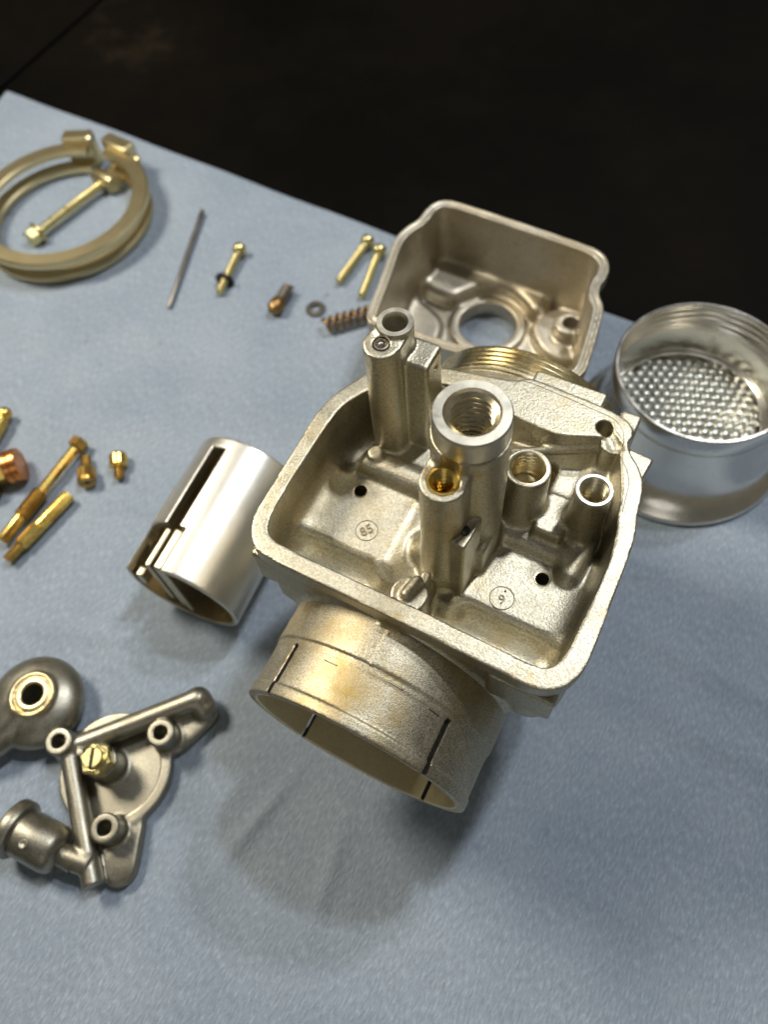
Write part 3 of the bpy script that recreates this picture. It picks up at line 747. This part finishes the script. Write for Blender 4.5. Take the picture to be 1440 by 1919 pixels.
# ------------------------------------------------------------------ diaphragm cover (front left)
cov = thing('diaphragm_cover', 'grey cast diaphragm cover with three tubular bosses and a hose nozzle, lower left', 'cover', (-77, -96, 0.9))
vc = Vol((-108, -137, -0.5), (-46, -54, 22), 0.42)
DC = (-76.6, -96.2)
def hull(pts, z0_, z1_, k):
    # tangent plate: disc blended into lugs
    for (x, y, r) in pts: vc.cyl('add', (x, y), r, z0_, z1_, k=k, rnd=0.5)
vc.cyl('add', DC, 18.4, 0.9, 5.0, rnd=0.6)
for (x, y, r), (x2, y2, r2) in (((-68, -78, 8), (-60.5, -67.5, 4.2)), ((-66, -109, 8), (-57.8, -119.5, 5.0)), ((-90, -97, 6), (-95.2, -97.4, 4.6))):
    for t in np.linspace(0, 1, 7):
        vc.cyl('add', (x + (x2 - x) * t, y + (y2 - y) * t), r + (r2 - r) * t, 0.9, 4.6, k=1.5, rnd=0.5)
vc.cyl('cut', DC, 14.6, 2.6, 9, k=0.8)
vc.cyl('add', DC, 14.2, 0.9, 2.6, k=1.0)
vc.cap('add', (-92.2, -97.4, 8.2), (-63.6, -65.2, 8.2), 3.4, k=1.2, r2=3.7)
vc.cap('add', (-63.6, -65.2, 7.4), (-60.8, -66.6, 6.4), 4.0, k=1.5)
vc.cap('add', (-92.0, -98.4, 8.2), (-60.8, -126.3, 7.4), 3.1, k=1.2, r2=3.3, flat=True)
vc.box('add', (-93, -100, 1), (-88, -94, 8), k=2, rnd=1)
for x, y in ((-95.0, -97.3), (-66.8, -80.1), (-65.6, -111.3)):
    vc.cyl('add', (x, y), 4.5, 0.9, 13.0, k=1.2, rnd=0.7)
vc.cyl('add', (-79.0, -96.1), 5.2, 0.9, 12.5, k=1.5, rnd=0.5)
vc.cyl('add', (-87.3, -96.9), 1.4, 5, 11.8, k=0.6, rnd=0.4)
vc.cyl('add', (-63.3, -65.5), 1.6, 5, 11.7, k=0.6, rnd=0.4)
vc.cap('add', (-65.0, -122.0, 7.6), (-72.5, -123.4, 8.0), 3.8, k=0.8, flat=True)
for x, y in ((-95.0, -97.3), (-66.8, -80.1), (-65.6, -111.3)):
    vc.cyl('cut', (x, y), 2.25, 3, 20)
CVv, CFf = vc.mesh()
split_build(CVv, CFf, cov, [('boss', M_ZAMAK, (lambda x, y: (lambda c: (np.hypot(c[:, 0] - x, c[:, 1] - y) < 4.7) & (c[:, 2] > 6)))(x, y)) for x, y in ((-95.0, -97.3), (-66.8, -80.1), (-65.6, -111.3))] +
            [('dish', M_ZAMAK, lambda c: (np.hypot(c[:, 0] - DC[0], c[:, 1] - DC[1]) < 14.9) & (c[:, 2] < 4.4) & (c[:, 2] > 1.5))], ('cover_plate', M_ZAMAK))
# nozzle: neck, body, flange
n0_, n1_ = (-72.0, -121.6, 8.1), (-93.5, -122.2, 8.8)
o_, A_, Ln = frame((-70.5, -123.4, 8.0), (-95.4, -124.6, 9.8))
pr = [(3.6, -1), (3.6, 4.0), (5.4, 4.5), (6.8, 5.6), (7.3, 7.4), (7.3, 18.6), (7.2, 19.0), (8.6, 19.4), (8.9, 20.0), (8.9, 22.8), (8.4, 23.4), (6.2, 23.5), (5.8, 22.6), (5.8, 10), (0.01, 10)]
v, f = lathe(pr, 56)
nz = build('hose_nozzle', v @ A_.T + o_, f, M_ZAMAK, cov, sharp=40)
v, f = lathe([(1.35, 7.2), (1.35, 7.55), (1.1, 7.62), (0.95, 7.42), (0.01, 7.42)], 24)
mp = np.array([-83.6, -125.4, 0.0]); sub('ejector_mark', v * np.array([1, 1, 1]) + mp + np.array([0, -0.4, 8.7]), f, M_ZAMAK, nz)
hx, hf_ = ngon(6, 5.4, 12.4, 16.6, 0.7, 0.3)
nut = build('lock_nut', *join((hx + np.array([-79.0, -96.1, 0]), hf_)), M_ZINC, cov, smooth=False)
v, f = lathe([(4.1, 16.5), (4.0, 17.0), (3.5, 17.1), (3.4, 16.4)], 32)
sub('chamfer_ring', v + np.array([-79.0, -96.1, 0]), f, M_ZINC, nut)
def slotted(c, r, z, rot, m, parent, name='adjusting_screw', wd=0.55):
    # two half discs with a slot between
    parts = []
    for s in (1, -1):
        a0 = math.asin(wd / r); a = np.linspace(a0, math.pi - a0, 20)
        px = r * np.cos(a); py = s * r * np.sin(a)
        n = len(a); Vv = np.vstack([np.c_[px, py, np.full(n, z - 3)], np.c_[px, py, np.full(n, z - 0.25)], np.c_[px * 0.9, py * 0.9 + s * 0.05, np.full(n, z)]])
        Ff = []
        for L_ in range(2):
            for i in range(n):
                j = (i + 1) % n; qd = (L_ * n + i, L_ * n + j, (L_ + 1) * n + j, (L_ + 1) * n + i); Ff.append(qd if s > 0 else qd[::-1])
        top = tuple(2 * n + i for i in range(n)); Ff.append(top if s > 0 else top[::-1])
        parts.append((Vv, Ff))
    a = np.linspace(0, 2 * math.pi, 24, endpoint=False)
    parts.append((np.c_[r * 0.98 * np.cos(a), r * 0.98 * np.sin(a), np.full(24, z - 1.2)], [tuple(range(24))]))
    Vv, Ff = join(*parts); ca, sa = math.cos(rot), math.sin(rot)
    Vv = np.c_[c[0] + Vv[:, 0] * ca - Vv[:, 1] * sa, c[1] + Vv[:, 0] * sa + Vv[:, 1] * ca, Vv[:, 2]]
    return build(name, Vv, Ff, m, parent, smooth=False)
adj = slotted((-79.3, -96.1), 3.2, 18.6, math.radians(118), M_ZINC, cov)
ca, sa = math.cos(math.radians(118)), math.sin(math.radians(118)); v, f = box((-3.0, -0.5, 17.0), (3.0, 0.5, 18.2), 0.05)
sub('screw_slot', np.c_[-79.3 + v[:, 0] * ca - v[:, 1] * sa, -96.1 + v[:, 0] * sa + v[:, 1] * ca, v[:, 2]], f, M_SLOT_SHADE, adj, smooth=False)  # near-black bar painting the shade in the screw slot

# ------------------------------------------------------------------ banjo fitting
ban = thing('banjo_union', 'grey metal banjo fuel union with round body, cut by the left edge', 'fuel union', (-114, -91, 0.9))
vj = Vol((-134, -127, -0.5), (-92, -70, 20), 0.5)
vj.ell('add', (-112.6, -90.6, 7.4), (16.2, 15.6, 7.6))
vj.cyl('add', (-112.8, -90.6), 13.5, 0.9, 5, k=3, rnd=1.5)
vj.cyl('add', (-111.4, -89.2), 7.4, 8, 15.6, k=1.2, rnd=0.5)
vj.cap('add', (-112.2, -91, 11.0), (-115.5, -107, 8.5), 6.2, k=1.0, r2=4.2)
vj.cap('add', (-115.5, -107, 8.0), (-124, -120, 6.0), 4.2, k=2.0)
vj.cut(lambda X, Y, Z: np.maximum(np.maximum(np.hypot(X + 111.4, Y + 89.2) - 6.3, 15.0 - Z), -20 + 0 * Z), (-118, -96, 15), (-104, -82, 17))
vj.cyl('add', (-111.4, -89.2), 5.6, 14, 15.35, k=0.1)
vj.cyl('cut', (-111.4, -89.2), 3.5, -2, 20)
V, F = vj.mesh()
split_build(V, F, ban, [('seat_ring', M_CLAMP, lambda c: (np.hypot(c[:, 0] + 111.4, c[:, 1] + 89.2) < 7.7) & (c[:, 2] > 14.2)),
                        ('hose_arm', M_ZAMAK, lambda c: (c[:, 1] < -103))], ('round_body', M_ZAMAK))

# ------------------------------------------------------------------ hose clamp: two rings with lugs
cl = thing('hose_clamp', 'gold coloured double-ring hose clamp with lugs lying at the far left of the towel', 'clamp', (-257, 104, 0.9))
def ring_part(name, c, r0, r1, z0_, z1_, a0, a1):
    n = 120; a = np.radians(np.linspace(a0, a1, n)); b = 0.7
    prof = [(r0, z0_ + b), (r0 + b, z0_), (r1 - b, z0_), (r1, z0_ + b), (r1, z1_ - b), (r1 - b, z1_), (r0 + b, z1_), (r0, z1_ - b)]
    V = np.vstack([np.c_[c[0] + r * np.cos(a), c[1] + r * np.sin(a), np.full(n, z)] for r, z in prof]); F = []
    m = len(prof)
    for i in range(m):
        k = (i + 1) % m
        for j in range(n - 1): F.append((i * n + j, k * n + j, k * n + j + 1, i * n + j + 1)[::-1])
    F.append(tuple(i * n for i in range(m))); F.append(tuple(i * n + n - 1 for i in range(m))[::-1])
    return V, F
build('upper_ring', *ring_part('u', (-258.0, 104.6), 35.2, 43.0, 10.2, 13.8, 108 - 360, 93), M_CLAMP, cl, sharp=35)
build('lower_ring', *ring_part('l', (-258.0, 104.6), 34.4, 41.8, 0.9, 4.6, 108 - 360, 93), M_CLAMP, cl, sharp=35)
0 and build('web_band', *ring_part('w', (-256.3, 103.3), 38.0, 38.9, 5.0, 15.0, 114 - 360, 88), M_CLAMP, cl, sharp=35)
for a, L_ in ((115, 15), (84, 17)):
    aa = math.radians(a); c0 = np.array([-258.0 + 43.0 * math.cos(aa), 104.6 + 43.0 * math.sin(aa), 0])
    v, f = box((-L_ / 2, -3.6, 1.6), (L_ / 2, 3.6, 18.0), 0.8)
    t = aa - math.pi / 2; v = np.c_[v[:, 0] * math.cos(t) - v[:, 1] * math.sin(t), v[:, 0] * math.sin(t) + v[:, 1] * math.cos(t), v[:, 2]] + c0
    build('lug', v, f, M_CLAMP, cl, sharp=30)
def spin(prof, p0, p1, m, name, parent, n=28, sharp=40, cap=True):
    v, f = lathe(prof, n, cap0=cap, cap1=cap); return build(name, place(v, p0, p1), f, m, parent, sharp=sharp)
aa = math.radians(76)
spin([(1.6, 0), (1.6, 4.6), (1.2, 5)], (-245.0, 144, 12), (-236, 147, 12), M_CLAMP, 'pivot_pin', cl)
# clamp bolt lying inside the ring
bt = thing('clamp_bolt', 'gold clamp bolt with square head lying inside the hose clamp ring', 'bolt', (-260, 110, 0.9))
p0, p1 = np.array((-264.5, 85.0, 4.6)), np.array((-255.2, 134.0, 4.6))
d = (p1 - p0) / np.linalg.norm(p1 - p0)
spin([(2.2, 0), (2.2, 34)] + [(r, z) for r, z in threadprof(2.3, 34.2, 48, 0.9, 0.3)], p0, p1, M_ZINC, 'shank', bt)
v, f = ngon(6, 4.2, -1.5, 3.6, 0.5, 0.5); build('head', place(v, p0, p1), f, M_ZINC, bt, smooth=False)
v, f = lathe([(5.2, 3.6), (5.2, 4.6), (2.2, 4.7)], 28, cap0=True); sub('washer_face', place(v, p0, p1), f, M_ZINC, bt, sharp=40)
v, f = lathe([(4.0, -7), (4.3, -6.4), (4.3, 6.4), (4.0, 7)], 28, cap0=True, cap1=True)
q0 = p0 + d * 49; build('trunnion', place(v, q0, q0 + np.array([d[1], -d[0], 0.1])), f, M_CLAMP, bt, sharp=40)

# ------------------------------------------------------------------ small hardware
nd = thing('jet_needle', 'thin dull metal jet needle lying between the clamp and the gold screw', 'needle', (-189, 106, 0.9))
spin([(1.15, 0), (1.15, 3), (0.85, 3.2), (0.85, 4.0), (1.15, 4.2), (1.15, 40), (0.95, 61), (0.5, 62)], (-199.2, 136, 2.2), (-178.2, 76.6, 1.8), M_STEEL, 'rod', nd, 16)
sub('clip_groove', *(lambda vf: (place(vf[0], (-199.2, 136, 2.2), (-178.2, 76.6, 1.8)), vf[1]))(lathe([(0.9, 3.15), (0.9, 4.05)], 16)), M_DARK, nd)
SCREWGRP = None
def screw(label, head, tip, washer=None, gl=None):
    t = thing('gold_screw', label, 'screw', (head[0], head[1], 0.9), gl)
    h = np.array((head[0], head[1], 3.9)); e = np.array((tip[0], tip[1], 2.8)); L_ = float(np.linalg.norm(e - h))
    v, f = lathe([(1.9, 0.0), (1.7, 0.5), (2.6, -0.2), (3.1, 0.3), (3.2, 0.9), (3.2, 3.0), (2.9, 3.4), (1.7, 3.4)], 24)
    build('head', place(v, h, e), [q_ for q_ in f], M_ZINC, t, sharp=40)
    v, f = ngon(6, 1.7, 0.3, 1.0, 0.05); build('socket', place(v, h, e), f, M_DARK, t, smooth=False)
    v, f = lathe([(1.75, 3.3), (1.75, 6.0)] + threadprof(1.8, 6.0, L_ - 0.6, 0.9, 0.3) + [(1.2, L_)], 20, cap1=True)
    build('threaded_shank', place(v, h, e), f, M_ZINC, t, sharp=60)
    if washer:
        v, f = lathe([(1.95, washer), (4.4, washer - 0.1), (4.5, washer + 0.2), (4.5, washer + 0.7), (4.3, washer + 0.9), (1.95, washer + 0.9)], 30)
        build('lock_washer', place(v, h, e), f, M_DARK, t, sharp=40)
screw('gold screw with a dark washer near its tip, beside the jet needle', (-167.0, 121.5), (-161.4, 93.6), 20.5)
screw('gold screw left of its twin, head touching it, beside the float bowl', (-114.0, 150.0), (-114.8, 121.5))
screw('gold screw half hidden under the edge of the float bowl', (-106.4, 147.0), (-101.0, 118.0))
# pilot screw with spring
ps = thing('pilot_screw', 'short brown brass pilot screw with a coil spring around its shank', 'screw', (-132.6, 100, 0.9))
p0, p1 = (-133.2, 109.5, 3.6), (-132.2, 93.0, 4.2)
spin([(1.2, 0), (1.5, 3), (1.7, 10), (3.2, 10.3), (3.4, 11), (3.4, 14.5), (2.2, 16.4)], p0, p1, M_RUST, 'shank', ps)
def coil(p0, p1, r, turns, wr, a0=0.0):
    o, A, L_ = frame(p0, p1); t = np.linspace(0, 1, int(turns * 22))
    path = np.c_[r * np.cos(2 * math.pi * turns * t + a0), r * np.sin(2 * math.pi * turns * t + a0), L_ * t] @ A.T + o
    return sweep(path, wr, 8)
build('coil_spring', *coil((-133.1, 108.5, 3.6), (-132.6, 100.2, 3.9), 2.5, 5.5, 0.5), M_STEEL, ps)
wv, wf = lathe([(2.0, 1.0), (4.2, 0.95), (4.35, 1.2), (4.35, 1.6), (4.2, 1.8), (2.0, 1.85), (1.9, 1.4), (2.0, 1.0)], 40)
wo = build('flat_washer', wv + np.array([-117.2, 104.6, 0]), wf, M_STEEL, base=(-117.2, 104.6, 0.9), sharp=40)
tag(wo, 'small flat grey washer lying between the pilot screw and the loose spring', 'washer')
so = build('loose_spring', *coil((-107.2, 95.6, 4.0), (-89, 114.0, 4.0), 2.8, 8, 0.85), M_RUST, base=(-100, 104, 0.9))
tag(so, 'rusty brown coil spring lying against the corner of the float bowl', 'spring')

# ------------------------------------------------------------------ brass jets
def jet_thing(name, label, cat, base): return thing(name, label, cat, (*base, 0.9))
nj = jet_thing('needle_jet_holder', 'long slim brass needle jet holder with hexagon head and threaded collar', 'brass jet', (-167, -24))
p0, p1 = (-167.6, 1.6, 4.6), (-167.4, -48.5, 4.2)
v, f = ngon(6, 3.7, 0, 4.2, 0.4, 0.2); build('hex_head', place(v, p0, p1), f, M_BRASSD, nj, smooth=False)
spin([(2.0, 4.1), (2.0, 26.2), (1.8, 26.6)], p0, p1, M_BRASS, 'stem', nj, 8, 20)
spin(threadprof(3.25, 26.6, 38.2, 1.05, 0.45) + [(2.2, 38.8)], p0, p1, M_BRASSD, 'threaded_collar', nj, 28, 60)
spin([(2.25, 38.0), (2.25, 49.2), (1.9, 50)], p0, p1, M_BRASS, 'tip', nj, 24)
et = jet_thing('emulsion_tube', 'bright brass emulsion tube lying alongside the longer needle jet holder', 'brass jet', (-158, -37))
p0, p1 = (-156.8, -20.6, 3.6), (-160.6, -53.6, 3.6)
spin([(1.9, 0), (2.6, 0.2), (2.65, 0.6), (2.65, 16.4), (2.4, 16.6)], p0, p1, M_BRASS, 'tube', et)
spin([(2.4, 16.6), (2.75, 16.9), (2.75, 25.4), (2.3, 26.2)], p0, p1, M_BRASS, 'shoulder', et, 8, 20)
spin(threadprof(2.25, 26.0, 33.0, 0.9, 0.35) + [(1.6, 33.4)], p0, p1, M_BRASSD, 'threaded_end', et, 24, 60)
def jet(label, ptip, phead, m1):
    t = jet_thing('main_jet', label, 'brass jet', ((ptip[0] + phead[0]) / 2, (ptip[1] + phead[1]) / 2))
    L_ = float(np.linalg.norm(np.array(phead) - np.array(ptip)))
    spin([(1.2, 0)] + threadprof(2.1, 0.4, L_ * 0.5, 0.85, 0.35), ptip, phead, M_BRASSD, 'threaded_stem', t, 24, 60)
    o_, A_, _ = frame(ptip, phead)
    v, f = lathe([(2.0, L_ * 0.46), (3.3, L_ * 0.5), (3.6, L_ * 0.56), (3.6, L_ * 0.92), (3.2, L_), (1.0, L_), (0.8, L_ - 1.5), (0.01, L_ - 1.5)], 28)
    build('round_head', v @ A_.T + o_, f, m1, t, sharp=18)
    v, f = box((-3.3, -0.45, L_ - 0.9), (3.3, 0.45, L_ + 0.06), 0.05); sub('screw_slot', v @ A_.T + o_, f, M_DARK, t, smooth=False)
jet('small brass jet lying tucked against the head of the long needle jet holder', (-162.2, -3.6, 3.0), (-153.0, -13.6, 4.6), M_BRASSD)
jet('small bright brass jet lying alone, nearest to the throttle slide', (-143.6, -5.8, 2.6), (-149.8, 2.6, 4.6), M_BRASS)
ac = jet_thing('accelerator_jet', 'bright yellow brass jet with rounded tip cut by the left edge', 'brass jet', (-205, -10))
p0, p1 = (-206.2, 0.6, 5.0), (-201.0, -24, 4.2)
spin([(0.8, 0), (2.0, 0.3), (2.7, 1.4), (2.7, 3.2), (1.9, 4.6), (1.9, 5.2)], p0, p1, M_BRASS, 'rounded_tip', ac, 24)
spin([(1.9, 5.0), (3.2, 5.6), (3.2, 24), (2.6, 25)], p0, p1, M_BRASS, 'barrel', ac, 8, 20)
cp = jet_thing('banjo_bolt', 'orange copper washer on a brass banjo bolt cut by the left edge', 'bolt', (-187, -24))
p0, p1 = (-181.5, -18.5, 6.6), (-193.0, -30.5, 6.0)
spin([(3.0, 0), (6.5, 0.0), (6.8, 0.3), (6.8, 2.6), (6.3, 2.8), (6.3, 3.1), (6.8, 3.3), (6.8, 5.4), (6.5, 5.7), (3.4, 5.7)], p0, p1, M_COPPER, 'copper_washer', cp, 36, 18)
v, f = ngon(6, 6.0, 5.7, 13.0, 0.6, 0.3); build('hex_head', place(v, p0, p1), f, M_BRASS, cp, smooth=False)
v, f = lathe([(4.4, 3), (4.6, 3.6), (4.6, 16), (3.8, 17)], 28, cap0=True, cap1=True)
build('stem', place(v, (-183.8, -27.5, 5.2), (-192, -37.5, 5.0)), f, M_BRASSD, cp, sharp=40)
